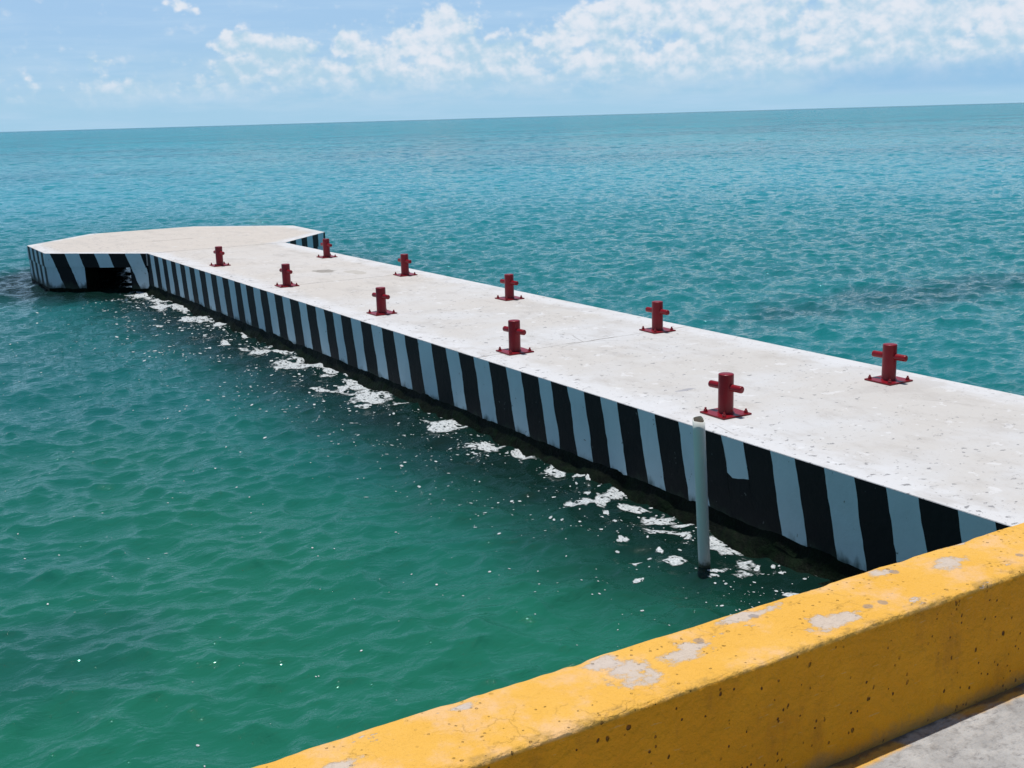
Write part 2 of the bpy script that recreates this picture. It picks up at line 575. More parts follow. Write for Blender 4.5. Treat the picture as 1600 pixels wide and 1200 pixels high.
# cast joints and wandering cracks
jm = None
wob = k.m('MULTIPLY', k.m('SUBTRACT', k.noise(p, 3.0, 4, 0.6), 0.5), 0.10)
for jy in JOINTS:
    dj = k.m('ABSOLUTE', k.m('SUBTRACT', k.m('ADD', py, wob), jy))
    g = k.ramp(dj, 0.014, 0.006)
    jm = g if jm is None else k.m('MAXIMUM', jm, g)
jm = k.m('MULTIPLY', jm, k.ramp(k.noise(p, 2.2, 3, 0.6), 0.40, 0.55, 0.35, 0.9))
cv = k.voro(k.vm('ADD', p, k.scaled(k.new('ShaderNodeTexNoise').outputs['Color'], (0.3, 0.3, 0))), 0.55, 'DISTANCE_TO_EDGE')
ck = k.m('MULTIPLY', k.ramp(cv.outputs['Distance'], 0.0045, 0.0015), k.ramp(k.noise(p, 0.8, 3, 0.5), 0.58, 0.66, 0.0, 0.4))
c = k.mix(k.m('MAXIMUM', jm, ck), c, (0.16, 0.14, 0.12))
k.put(B.inputs['Base Color'], c)
B.inputs['Roughness'].default_value = 0.82
hb = k.m('ADD', k.m('MULTIPLY', k.noise(p, 16.0, 6, 0.65), 0.6), k.m('MULTIPLY', st2, 1.2))
hb = k.m('SUBTRACT', hb, k.m('MULTIPLY', k.m('MAXIMUM', jm, flm), 0.5))
k.put(B.inputs['Normal'], k.bump(hb, 0.012, 0.7))


def wall_paint(name, colr, dirt, rough):
    m, k, B = material(name)
    p = k.pos()
    px, py, pz = k.sep(p)
    n = k.noise(p, 4.0, 6, 0.65)
    c = k.mix(k.ramp(n, 0.35, 0.75, 0.0, 0.5), colr, dirt)
    runs = k.noise(k.scaled(p, (5, 5, 0.7)), 2.0, 4, 0.6)
    c = k.mix(k.ramp(runs, 0.55, 0.8, 0.0, 0.35), c, dirt)
    chips = k.ramp(k.noise(p, 16.0, 4, 0.6), 0.70, 0.72)
    c = k.mix(k.m('MULTIPLY', chips, 0.8), c, (0.10, 0.11, 0.11))
    # weed and splash stain climbing from the water
    hgt = k.m('ADD', pz, k.m('MULTIPLY', k.m('SUBTRACT', k.noise(k.scaled(p, (1, 1, 0.5)), 7.0, 4, 0.6), 0.5), 0.30))
    c = k.mix(k.ramp(hgt, 0.18, 0.07, 0.0, 0.85), c, (0.030, 0.045, 0.030))
    k.put(B.inputs['Base Color'], c)
    B.inputs['Roughness'].default_value = rough
    B.inputs['Specular IOR Level'].default_value = 0.22
    k.put(B.inputs['Normal'], k.bump(k.noise(p, 14.0, 6, 0.65), 0.010, 0.6))
    return m


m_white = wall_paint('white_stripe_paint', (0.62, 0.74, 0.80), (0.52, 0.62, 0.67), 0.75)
m_black = wall_paint('black_stripe_paint', (0.007, 0.007, 0.009), (0.013, 0.013, 0.015), 0.6)

m_algae, k, B = material('weedy_wet_concrete')
p = k.pos()
n = k.noise(p, 9.0, 6, 0.7)
n2 = k.noise(p, 2.2, 4, 0.6)
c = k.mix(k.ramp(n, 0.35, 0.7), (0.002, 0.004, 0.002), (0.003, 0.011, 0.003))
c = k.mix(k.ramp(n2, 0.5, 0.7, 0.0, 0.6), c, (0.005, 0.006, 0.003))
k.put(B.inputs['Base Color'], c)
B.inputs['Roughness'].default_value = 0.6
B.inputs['Specular IOR Level'].default_value = 0.08
k.put(B.inputs['Normal'], k.bump(n, 0.03, 1.0))

m_quay, k, B = material('quay_concrete')
p = k.pos()
n = k.noise(p, 3.0, 6, 0.65)
c = k.mix(n, (0.16, 0.155, 0.15), (0.34, 0.33, 0.31))
k.put(B.inputs['Base Color'], c)
B.inputs['Roughness'].default_value = 0.9
k.put(B.inputs['Normal'], k.bump(k.noise(p, 18.0, 6, 0.65), 0.02, 0.7))

# ------------------------------------------------------------------ pier
pier = empty('pier', (6.58, 2.0, 0.0))
tag(pier, 'white concrete pier with black and white striped sides and a wide octagonal head', 'pier')
PO = (6.58, 2.0, 0.0)


def wob(s, z, seed):
    return 0.016 * nz(s * 3.1 + seed * 7.7, z * 5.0, seed) + 0.008 * nz(seed * 3.3, z * 17.0, seed + 2)


def striped_face(P0, P1, zt, zb, edges, first_black, slant, parent, name, ragged=0.018, seedo=0, breaks=None):
    """painted sheet from P0 to P1 (plan); edges: distances along it where the colour changes (at the top)"""
    P0 = Vector((P0[0], P0[1]))
    P1 = Vector((P1[0], P1[1]))
    L = (P1 - P0).length
    u = (P1 - P0) / L
    nzv = 13
    zs = [zt + (zb - zt) * i / (nzv - 1) for i in range(nzv)]
    V, F, MI = [], [], []

    def pt(s, z):
        q = P0 + u * min(max(s, 0.0), L)
        V.append((q.x, q.y, z))
        return len(V) - 1
    ed = [-9.0] + list(edges) + [L + 9.0]
    for i in range(len(ed) - 1):
        blk = (i % 2 == 0) == first_black
        a, b = ed[i], ed[i + 1]
        nsub = max(1, int(math.ceil((min(b, L) - max(a, 0)) / 0.06)))
        rows = []
        for j, z in enumerate(zs):
            row = []
            sa = a + slant * (zt - z) + (wob(a, z, i + seedo) if a > 0 else 0)
            sb = b + slant * (zt - z) + (wob(b, z, i + 1 + seedo) if b < L else 0)
            sa = min(max(sa, 0), L)
            sb = min(max(sb, 0), L)
            for t in range(nsub + 1):
                s = sa + (sb - sa) * t / nsub
                zz = z
                if breaks and i in breaks:
                    bz = breaks[i] + 0.022 * nz(s * 13, 5.5) - 0.10 * (t / nsub) * (1 - t / nsub)
                    zz = zt + (bz - zt) * j / 6 if j <= 6 else bz + (zb - bz) * (j - 6) / (nzv - 7)
                if j == 0:
                    zz = zt - 0.001 + 0.0012 * nz(s * 11, seedo, 7) + 0.001 * nz(s * 31, seedo, 3)
                if j == nzv - 1:
                    zz = z + ragged * (1.3 * nz(s * 5, seedo, 1) + 1.0 * nz(s * 19, seedo, 4))
                row.append(pt(s, zz))
            rows.append(row)
        for j in range(nzv - 1):
            for t in range(nsub):
                F.append((rows[j][t], rows[j][t + 1], rows[j + 1][t + 1], rows[j + 1][t]))
                bb = blk
                if breaks and i in breaks:
                    bb = bb or j >= 6
                MI.append(0 if not bb else 1)
    o = mesh_obj(name, V, F, [m_white, m_black], parent, MI, origin=PO)
    return o


# deck sheet: walkway plus head, top slightly uneven at its rim
def deck_part(name, poly, step, holes=None):
    bm = bmesh.new()
    vs = [bm.verts.new((x - PO[0], y - PO[1], DECK)) for x, y in poly]
    f = bm.faces.new(vs)
    ext = bmesh.ops.extrude_face_region(bm, geom=[f])
    for e in ext['geom']:
        if isinstance(e, bmesh.types.BMVert):
            e.co.z -= 0.22
    bmesh.ops.recalc_face_normals(bm, faces=bm.faces)
    es = [e for e in bm.edges if all(abs(v.co.z - DECK) < 1e-4 for v in e.verts)]
    bmesh.ops.bevel(bm, geom=es, offset=0.003, segments=2, affect='EDGES')
    me = bpy.data.meshes.new(name)
    bm.to_mesh(me)
    bm.free()
    me.materials.append(m_deck)
    o = bpy.data.objects.new(name, me)
    COL.objects.link(o)
    o.parent = pier
    return o


walk_poly = [(PX0, 1.2)]
walk_poly += [(PX0 + 0.0015 * nz(y * 1.7, 3.0), y) for y in np.arange(1.3, 21.2, 0.11)]
walk_poly += [(PX0, 21.287), (PX1, 21.187)]
walk_poly += [(PX1 + 0.006 * nz(y * 1.7, 8.0), y) for y in np.arange(21.05, 1.25, -0.25)] + [(PX1, 1.2)]
deck_part('walkway_deck', walk_poly, 0.2)
deck_part('head_slab', OCT, 0.3)

# wall core below the painted sheet
def prism(name, poly, z0, z1, mat, parent):
    n_ = len(poly)
    V = [(x, y, z0) for x, y in poly] + [(x, y, z1) for x, y in poly]
    F = [tuple(range(n_ - 1, -1, -1)), tuple(range(n_, 2 * n_))]
    for i in range(n_):
        j = (i + 1) % n_
        F.append((i, j, n_ + j, n_ + i))
    return mesh_obj(name, V, F, mat, parent, origin=PO)


prism('wall_core', [(PX0 + 0.03, 1.3), (PX0 + 0.03, 21.5), (PX1 - 0.03, 21.5), (PX1 - 0.03, 1.3)][::-1], -1.2, DECK - 0.21, m_algae, pier)

EDGES_Y = [21.12, 20.86, 20.58, 20.31, 20.05, 19.78, 19.50, 19.24, 18.97, 18.71, 18.43, 18.17, 17.87, 17.58, 17.31, 17.02, 16.74, 16.47, 16.2, 15.96,
           15.66, 15.38, 15.09, 14.82, 14.52, 14.25, 13.94, 13.68, 13.38, 13.11, 12.84, 12.6, 12.31, 12.05, 11.75, 11.49,
           11.19, 10.92, 10.62, 10.32, 10.0, 9.741, 9.447, 9.168, 8.852, 8.606, 8.317, 8.121, 7.862, 7.634, 7.391, 7.176,
           6.91, 6.702, 6.432, 6.20, 5.954, 5.733, 5.469, 5.246, 4.991, 4.745, 4.498, 4.26, 3.997, 3.747, 3.50, 3.25, 3.0,
           2.75, 2.5, 2.25, 2.0]
i18 = EDGES_Y.index(18.43)
first_black = ((i18 % 2) == 0)        # colour before 18.43 is black
Y0 = 21.30
ed = [Y0 - y for y in EDGES_Y]
ibreak = EDGES_Y.index(5.954) + 1
striped_face((PX0 - 0.004, Y0), (PX0 - 0.004, 1.98), DECK - 0.002, 0.125, ed, first_black, 0.23, pier, 'striped_side', breaks={ibreak: 0.45})
striped_face((PX1 + 0.004, 1.98), (PX1 + 0.004, 21.18), DECK - 0.002, 0.125, [0.27 * i + 0.1 for i in range(1, 71)], True, 0.2, pier, 'striped_side', seedo=200)

# the head's faces: slab band, walled corners below with openings between them
def face(i):
    return OCT[i], OCT[(i + 1) % 8]


def lerp(a, b, t):
    return (a[0] + (b[0] - a[0]) * t, a[1] + (b[1] - a[1]) * t)


def outset(a, b, d):
    cx, cy = 6.55, 23.75
    ux, uy = b[0] - a[0], b[1] - a[1]
    l = math.hypot(ux, uy)
    nx, ny = uy / l, -ux / l
    if nx * ((a[0] + b[0]) / 2 - cx) + ny * ((a[1] + b[1]) / 2 - cy) < 0:
        nx, ny = -nx, -ny
    return (a[0] + nx * d, a[1] + ny * d), (b[0] + nx * d, b[1] + ny * d)


for i in range(7):
    a, b = face(i)
    L = math.dist(a, b)
    oa, ob = outset(a, b, 0.004)
    if i == 0:
        fr = [0.057, 0.20, 0.364, 0.505, 0.66, 0.80, 0.947]      # measured from the walkway corner
        e = [f * L for f in fr]
        fb, sl = True, -0.36
    elif i == 1:
        e = [0.10 * L + 0.23 * j for j in range(8)]
        fb, sl = False, -0.30
    elif i == 6:
        e = [0.14 * L * j + 0.10 for j in range(7)]
        fb, sl = True, 0.02
    else:
        e = [0.1 + 0.25 * j for j in range(int(L / 0.25))]
        fb, sl = True, 0.15
    striped_face(oa, ob, DECK - 0.002, DECK - 0.255, e, fb, sl, pier, 'slab_edge', ragged=0.006, seedo=20 * i + 31)
    # supports at the two ends of each face; the west face is walled along its whole length
    if i == 1:
        spans = [(0.0, 1.0)]
    elif i == 0:
        spans = [(0.0, 0.17), (0.62, 1.0)]
    else:
        spans = [(0.0, 0.26), (0.74, 1.0)]
    for (t0, t1) in spans:
        ia, ib = outset(lerp(a, b, t0), lerp(a, b, t1), -0.02)
        ja, jb = outset(lerp(a, b, t0), lerp(a, b, t1), -0.42)
        pr = prism('support_wall', [ia, ib, jb, ja], -1.2, DECK - 0.222, m_algae, pier)
        k0, k1 = outset(lerp(a, b, t0), lerp(a, b, t1), -0.014)
        e2 = [q - t0 * L - sl * 0.245 * -1 for q in e]
        e2 = [q + sl * 0.243 - t0 * L for q in e]
        cnt = sum(1 for q in e2 if q <= 0)
        e3 = [q for q in e2 if q > 0 and q < math.dist(k0, k1) + 0.2]
        striped_face(k0, k1, DECK - 0.256, 0.055, e3, fb if cnt % 2 == 0 else not fb, sl, pier, 'support_paint', ragged=0.02, seedo=50 + 20 * i)

# weedy footing sloping out into the water along the walkway
ys = np.arange(1.9, 21.6, 0.05)
prof = [(0.002, 0.150), (-0.022, 0.110), (-0.045, 0.06), (-0.075, 0.015), (-0.12, -0.05), (-0.25, -0.20), (-0.5, -0.6)]
for sgn, base_x in ((1, PX0 + 0.006), (-1, PX1 - 0.006)):
    Xf = np.zeros((len(ys), len(prof)))
    Yf = np.zeros_like(Xf)
    Zf = np.zeros_like(Xf)
    for i, y in enumerate(ys):
        for j, (ox, oz) in enumerate(prof):
            amp = 0.0 if j == 0 else min(1.0, 0.35 + j * 0.2)
            Xf[i, j] = base_x + sgn * (ox + amp * 0.045 * fbm(y * 2.2, j * 0.9, sgn))
            Yf[i, j] = y
            Zf[i, j] = oz + (0.3 if j == 0 else 1.0) * 0.045 * fbm(y * 2.7, j * 1.1 + 9, sgn)
    if sgn < 0:
        Xf = Xf[::-1]; Yf = Yf[::-1]; Zf = Zf[::-1]
    o = grid_mesh('weedy_footing', Xf - PO[0], Yf - PO[1], Zf, m_algae, pier)

# ------------------------------------------------------------------ mooring bollards
m_red, k, B = material('red_gloss_paint')
tc = k.new('ShaderNodeTexCoord').outputs['Object']
n = k.noise(tc, 14.0, 5, 0.6)
c = k.mix(n, (0.185, 0.002, 0.008), (0.27, 0.005, 0.014))
rust = k.ramp(k.noise(tc, 40.0, 4, 0.6), 0.68, 0.74, 0.0, 0.6)
c = k.mix(rust, c, (0.07, 0.014, 0.010))
k.put(B.inputs['Base Color'], c)
B.inputs['Roughness'].default_value = 0.38
B.inputs['Specular IOR Level'].default_value = 0.32
B.inputs['Coat Weight'].default_value = 0.12
B.inputs['Coat Roughness'].default_value = 0.15
k.put(B.inputs['Normal'], k.bump(k.noise(tc, 55.0, 4, 0.6), 0.002, 0.6))


def lathe(rings, seg=32, axis='z', cap=True):
    """rings: (radius, height); returns verts, faces"""
    V, F = [], []
    for (r, h) in rings:
        for s in range(seg):
            a = 2 * math.pi * s / seg
            q = (r * math.cos(a), r * math.sin(a), h)
            if axis == 'y':
                q = (q[0], q[2], -q[1])
            V.append(q)
    n_ = len(rings)
    for i in range(n_ - 1):
        for s in range(seg):
            s2 = (s + 1) % seg
            F.append((i * seg + s, i * seg + s2, (i + 1) * seg + s2, (i + 1) * seg + s))
    if cap:
        F.append(tuple(range(seg - 1, -1, -1)))
        F.append(tuple((n_ - 1) * seg + s for s in range(seg)))
    return V, F


def smooth_by_angle(o, deg=35):
    me = o.data
    me.polygons.foreach_set('use_smooth', [True] * len(me.polygons))
    bm = bmesh.new()
    bm.from_mesh(me)
    for e in bm.edges:
        if len(e.link_faces) == 2 and e.calc_face_angle(0) > math.radians(deg):
            e.smooth = False
    bm.to_mesh(me)
    bm.free()


def make_bollard():
    root = empty('mooring_bollard', (0, 0, 0))
    # plate
    bm = bmesh.new()
    bmesh.ops.create_cube(bm, size=1.0)
    for v in bm.verts:
        v.co = Vector((v.co.x * 0.272, v.co.y * 0.272, v.co.z * 0.012 + 0.007))
    bmesh.ops.bevel(bm, geom=bm.edges[:], offset=0.002, segments=2, affect='EDGES')
    me = bpy.data.meshes.new('base_plate')
    bm.to_mesh(me)
    bm.free()
    me.materials.append(m_red)
    o = bpy.data.objects.new('base_plate', me)
    COL.objects.link(o)
    o.parent = root
    # post with weld bead at the foot and a slightly domed cap
    V, F = lathe([(0.066, 0.0125), (0.063, 0.018), (0.0585, 0.022), (0.0575, 0.030), (0.0575, 0.298), (0.0565, 0.304), (0.053, 0.3065), (0.030, 0.308), (0.008, 0.3085)], 40)
    o = mesh_obj('post', V, F, m_red, root)
    smooth_by_angle(o)
    # crossbar
    V, F = lathe([(0.018, -0.150), (0.024, -0.1485), (0.0262, -0.145), (0.0268, -0.138), (0.0268, 0.138), (0.0262, 0.145), (0.024, 0.1485), (0.018, 0.150)], 28, 'y')
    ca, sa_ = math.cos(math.radians(8)), math.sin(math.radians(8))
    V = [(ca * x - sa_ * y * 1.04, sa_ * x + ca * y * 1.04, z + 0.207) for x, y, z in V]
    o = mesh_obj('crossbar', V, F, m_red, root)
    smooth_by_angle(o, 50)
    for sx in (-1, 1):
        for sy in (-1, 1):
            V1, F1 = lathe([(0.019, 0.0132), (0.019, 0.017)], 20)
            V2, F2 = lathe([(0.0148, 0.0172), (0.0148, 0.0300), (0.0125, 0.0320)], 6)
            V3, F3 = lathe([(0.0080, 0.0322), (0.0080, 0.044), (0.0065, 0.0455)], 12)
            V, F = [], []
            for (Va, Fa) in ((V1, F1), (V2, F2), (V3, F3)):
                b0 = len(V)
                V += [(x + sx * 0.105, y + sy * 0.105, z) for x, y, z in Va]
                F += [tuple(i + b0 for i in f) for f in Fa]
            o = mesh_obj('bolt', V, F, m_red, root)
    return root


proto = make_bollard()
near_lab = ['red mooring bollard nearest the yellow kerb on the striped edge, just behind the grey pipe',
            'second red mooring bollard along the striped edge counted from the yellow kerb',
            'third red mooring bollard along the striped edge, the middle one of that row',
            'fourth red mooring bollard along the striped edge, one short of the pier head',
            'small far red mooring bollard at the striped edge, nearest the pier head there']
far_lab = ['red mooring bollard nearest the right side of the photo on the plain far edge',
           'second red mooring bollard on the plain far edge, with a joint crack running to it',
           'third red mooring bollard on the plain far edge, the middle one of that row',
           'fourth red mooring bollard on the plain far edge, one short of the pier head',
           'red mooring bollard on the far edge in front of the head\'s striped right face']
SPOTS = [[(5.705, 6.378), (5.715, 9.39), (5.70, 12.34), (5.69, 15.39), (5.725, 18.47)],
         [(7.475, 6.386), (7.45, 9.389), (7.425, 12.29), (7.455, 15.26), (7.495, 18.28)]]
for row, labs in enumerate((near_lab, far_lab)):
    for i, (bx, by) in enumerate(SPOTS[row]):
        if row == 0 and i == 0:
            o = proto
        else:
            o = proto.copy()
            COL.objects.link(o)
            for ch in list(proto.children):
                c2 = ch.copy()
                COL.objects.link(c2)
                c2.parent = o
        o.location = (bx, by, DECK + 0.001)
        o.rotation_euler = (0, 0, math.radians(random.uniform(-2.5, 2.5)))
        tag(o, labs[i], 'bollard', 'red mooring bollards on the pier')

# ------------------------------------------------------------------ pipe standing in the water
m_pipe, k, B = material('weathered_plastic_pipe')
p = k.pos()
px, py, pz = k.sep(p)
n = k.noise(k.scaled(p, (6, 6, 1.2)), 3.0, 5, 0.6)
c = k.mix(n, (0.66, 0.68, 0.65), (0.80, 0.80, 0.74))
wl = k.m('ADD', pz, k.m('MULTIPLY', k.m('SUBTRACT', k.noise(p, 16.0, 4, 0.6), 0.5), 0.16))
c = k.mix(k.ramp(wl, 0.07, 0.01), c, (0.10, 0.12, 0.075))
k.put(B.inputs['Base Color'], c)
B.inputs['Roughness'].default_value = 0.5
m_pin, k, B = material('pipe_inside')
c = k.mix(k.noise(k.pos(), 12.0, 4, 0.6), (0.68, 0.56, 0.40), (0.80, 0.70, 0.54))
k.put(B.inputs['Base Color'], c)
B.inputs['Roughness'].default_value = 0.8

pipe = empty('plastic_pipe', (4.755, 5.50, 0.0))
tag(pipe, 'upright grey plastic pipe with a broken open top standing in the water by the pier', 'pipe')
seg = 36
V, F, MI = [], [], []
RO, RI = 0.0392, 0.0335
lean = -0.060


def rim(a):
    # the wall stands higher at the back and is cut down in front
    d = math.cos(a - math.radians(75))
    return 0.992 + 0.022 * max(0.0, min(1.0, (d + 0.1) * 1.5)) + 0.003 * math.sin(2 * a + 1)


levels = [-1.0, 0.0, 0.3, 0.6, 0.93]
rings_o = []
for z in levels:
    rings_o.append([len(V) + s for s in range(seg)])
    for s in range(seg):
        a = 2 * math.pi * s / seg
        V.append((RO * math.cos(a) + lean * z, RO * math.sin(a), z))
for R_ in (RO, RI):
    rings_o.append([len(V) + s for s in range(seg)])
    for s in range(seg):
        a = 2 * math.pi * s / seg
        z = rim(a)
        V.append((R_ * math.cos(a) + lean * z, R_ * math.sin(a), z))
rings_o.append([len(V) + s for s in range(seg)])
for s in range(seg):
    a = 2 * math.pi * s / seg
    V.append((RI * math.cos(a) + lean * 0.3, RI * math.sin(a), 0.3))
for i in range(len(rings_o) - 1):
    for s in range(seg):
        s2 = (s + 1) % seg
        F.append((rings_o[i][s], rings_o[i][s2], rings_o[i + 1][s2], rings_o[i + 1][s]))
nb = (len(rings_o) - 2) * seg
outer = mesh_obj('outer_wall', V[:6 * seg] + V[6 * seg:7 * seg], F[:nb], m_pipe, pipe, smooth=True)
inner = mesh_obj('inner_wall', V[6 * seg:], [tuple(i - 6 * seg for i in f) for f in F[nb:]], m_pin, pipe, smooth=True)

# ------------------------------------------------------------------ yellow kerb and quay
m_yel, k, B = material('worn_yellow_paint')
p = k.pos()
px, py, pz = k.sep(p)
nrm = k.new('ShaderNodeNewGeometry').outputs['True Normal']
n1 = k.noise(p, 3.0, 6, 0.6)
n2 = k.noise(p, 11.0, 6, 0.68)
n3 = k.noise(p, 45.0, 4, 0.6)
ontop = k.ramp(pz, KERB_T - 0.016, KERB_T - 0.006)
c = k.mix(ontop, k.mix(k.ramp(n1, 0.3, 0.7), (0.68, 0.275, 0.005), (0.80, 0.335, 0.009)), k.mix(k.ramp(n1, 0.3, 0.7), (0.74, 0.40, 0.062), (0.78, 0.45, 0.095)))  # top bleached; front darker and oranger, some of its shade put into the colour
thin = k.ramp(k.noise(k.vm('ADD', p, (3, 8, 1)), 6.5, 6, 0.7), 0.46, 0.66, 0.0, 0.55)
c = k.mix(k.m('MULTIPLY', thin, ontop), c, (0.76, 0.50, 0.31))
bare_m = k.m('MULTIPLY', k.ramp(k.noise(k.scaled(p, (0.7, 1.5, 1)), 4.2, 7, 0.72), 0.630, 0.650), ontop)
for (sx, sy, sa, sb) in [(1.40, 1.845, 0.07, 0.045), (1.55, 1.865, 0.065, 0.03), (1.365, 1.92, 0.05, 0.03), (1.96, 1.795, 0.06, 0.03), (2.45, 1.875, 0.075, 0.032),
                         (1.92, 1.81, 0.03, 0.04), (0.72, 1.86, 0.03, 0.02), (1.80, 1.93, 0.08, 0.02), (2.25, 1.93, 0.05, 0.02), (1.02, 1.93, 0.04, 0.012)]:
    u = k.m('DIVIDE', k.m('SUBTRACT', px, sx), sa)
    v = k.m('DIVIDE', k.m('SUBTRACT', py, sy), sb)
    q = k.m('SQRT', k.m('ADD', k.m('MULTIPLY', u, u), k.m('MULTIPLY', v, v)))
    q = k.m('ADD', q, k.m('MULTIPLY', k.m('SUBTRACT', n2, 0.5), 5.0))
    bare_m = k.m('MAXIMUM', bare_m, k.m('MULTIPLY', k.ramp(k.m('ADD', q, k.m('MULTIPLY', k.m('SUBTRACT', n3, 0.5), 1.2)), 1.15, 0.55), ontop))
c = k.mix(k.m('MULTIPLY', bare_m, 0.78), c, k.mix(n3, (0.42, 0.40, 0.40), (0.62, 0.58, 0.55)))
# scraped arris
arr = k.m('MULTIPLY', k.ramp(k.m('ABSOLUTE', k.m('SUBTRACT', py, KERB_F + 0.010)), 0.020, 0.004), ontop)
c = k.mix(k.m('MULTIPLY', k.m('MULTIPLY', arr, k.ramp(n2, 0.47, 0.62)), 0.6), c, (0.34, 0.21, 0.06))
# hairline cracks in the paint on top
cv = k.voro(k.vm('ADD', p, k.scaled(k.comb(n1, n2, n1), (0.16, 0.16, 0.0))), 13.0, 'DISTANCE_TO_EDGE')
hair = k.m('MULTIPLY', k.m('MULTIPLY', k.ramp(cv.outputs['Distance'], 0.022, 0.005), k.ramp(k.noise(p, 9.0, 4, 0.6), 0.54, 0.60)), ontop)
c = k.mix(k.m('MULTIPLY', hair, 0.12), c, (0.34, 0.20, 0.08))
# blow holes: dark pits of several sizes
pit = None
for scl, thr, dens in ((20.0, 0.13, 0.26), (42.0, 0.17, 0.20), (75.0, 0.24, 0.16)):
    vn = k.voro(k.vm('ADD', k.scaled(p, (1, 1, 0.8)), k.scaled(k.comb(n3, n2, n3), (0.010, 0.010, 0.014))), scl)
    sel = k.ramp(k.sep(vn.outputs['Color'])[0], dens, dens - 0.01)
    g = k.m('MULTIPLY', k.ramp(vn.outputs['Distance'], thr, thr * 0.6), sel)
    pit = g if pit is None else k.m('MAXIMUM', pit, g)
pit = k.m('MULTIPLY', pit, k.m('MULTIPLY', k.ramp(k.noise(p, 4.5, 3, 0.6), 0.38, 0.52), k.m('SUBTRACT', 1.0, k.m('MULTIPLY', ontop, 0.55))))
c = k.mix(k.m('MULTIPLY', pit, 0.9), c, (0.075, 0.022, 0.010))
# grey scuffs and drips on the front
vg = k.voro(k.vm('ADD', p, (5, 2, 7)), 9.0)
gsp = k.m('MULTIPLY', k.ramp(k.m('ADD', vg.outputs['Distance'], k.m('MULTIPLY', k.m('SUBTRACT', n2, 0.5), 0.35)), 0.13, 0.09), k.ramp(k.sep(vg.outputs['Color'])[1], 0.30, 0.28))
c = k.mix(k.m('MULTIPLY', gsp, 0.65), c, (0.24, 0.21, 0.21))
grm = k.noise(k.scaled(p, (1.0, 1.0, 0.45)), 5.5, 6, 0.7)
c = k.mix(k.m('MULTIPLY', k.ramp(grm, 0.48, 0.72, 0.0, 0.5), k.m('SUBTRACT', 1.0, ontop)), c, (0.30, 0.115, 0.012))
scr = k.noise(k.scaled(p, (0.5, 1, 3.0)), 30.0, 3, 0.6)
c = k.mix(k.m('MULTIPLY', k.ramp(scr, 0.66, 0.70, 0.0, 0.45), k.m('SUBTRACT', 1.0, ontop)), c, (0.66, 0.40, 0.14))
dirt = k.ramp(k.m('ADD', pz, k.m('MULTIPLY', k.m('SUBTRACT', n2, 0.5), 0.12)), GROUND + 0.05, GROUND, 0.0, 0.55)
c = k.mix(dirt, c, (0.20, 0.15, 0.09))
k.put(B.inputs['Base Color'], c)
B.inputs['Roughness'].default_value = 0.7
B.inputs['Specular IOR Level'].default_value = 0.2
hb = k.m('ADD', k.m('MULTIPLY', n2, 1.0), k.m('MULTIPLY', n3, 0.35))
hb = k.m('ADD', hb, k.m('MULTIPLY', n1, 0.8))
hb = k.m('SUBTRACT', hb, k.m('ADD', k.m('MULTIPLY', pit, 0.9), k.m('MULTIPLY', bare_m, 0.10)))
hb = k.m('SUBTRACT', hb, k.m('MULTIPLY', hair, 0.06))
k.put(B.inputs['Normal'], k.bump(hb, 0.020, 0.9))

# profile of the kerb, from the pavement up over the top and down to the sea side
prof = []
for i in range(16):
    prof.append((KERB_F - 0.0, GROUND - 0.02 + (KERB_T - 0.022 - GROUND + 0.02) * i / 15))
for i in range(1, 7):
    a = math.pi / 2 * i / 6
    prof.append((KERB_F + 0.009 * (1 - math.cos(a)), KERB_T - 0.009 + 0.009 * math.sin(a)))
for i in range(1, 14):
    prof.append((KERB_F + 0.009 + (WALL_Y0 - 0.014 - KERB_F - 0.009) * i / 13, KERB_T))
for i in range(1, 6):
    a = math.pi / 2 * i / 5
    prof.append((WALL_Y0 - 0.014 + 0.014 * math.sin(a), KERB_T - 0.014 + 0.014 * math.cos(a)))
for i in range(1, 6):
    prof.append((WALL_Y0, KERB_T - 0.014 - (KERB_T - 0.014 - GROUND + 0.03) * i / 5))
xs = np.concatenate([np.arange(-6, 0.2, 0.06), np.arange(0.2, 3.6, 0.0085), np.arange(3.6, 14, 0.06)])
Xk = np.zeros((len(xs), len(prof)))
Yk = np.zeros_like(Xk)
Zk = np.zeros_like(Xk)
for i, xx in enumerate(xs):
    for j, (yy, zz) in enumerate(prof):
        cy_, cz_ = yy - (KERB_F + WALL_Y0) / 2, zz - 1.56
        e1 = fbm(xx * 2.0, yy * 3 + 4, zz * 3, 3) * 0.0028
        e2 = fbm(xx * 14, yy * 14, zz * 14, 3) * 0.0014
        chip = 0.0
        if 15 <= j <= 22:
            w_ = 1 - abs(j - 18.5) / 5.0
            q = nz(xx * 9, 3.3) + 0.6 * nz(xx * 27, 8.1)
            chip = -max(0.0, q) * 0.007 * w_ + 0.003 * nz(xx * 60, j * 0.7) * w_
        if 34 <= j <= 40:
            q = nz(xx * 6, 13.3) + 0.5 * nz(xx * 23, 18.1)
            chip = -max(0.0, q) * 0.0045
        d = e1 + e2 + chip
        ln = math.hypot(cy_, cz_) + 1e-6
        ny_ = -1.0 if j < 16 else (0.0 if 22 <= j < 35 else (cy_ / ln))
        nz_ = 0.0 if j < 16 else (1.0 if 22 <= j < 35 else 1.0)
        Xk[i, j] = xx
        Yk[i, j] = yy + d * ny_
        Zk[i, j] = zz + d * nz_
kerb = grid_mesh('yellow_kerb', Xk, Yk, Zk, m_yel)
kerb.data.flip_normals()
tag(kerb, 'low yellow painted concrete kerb wall with worn grey patches along the quay edge', 'kerb')

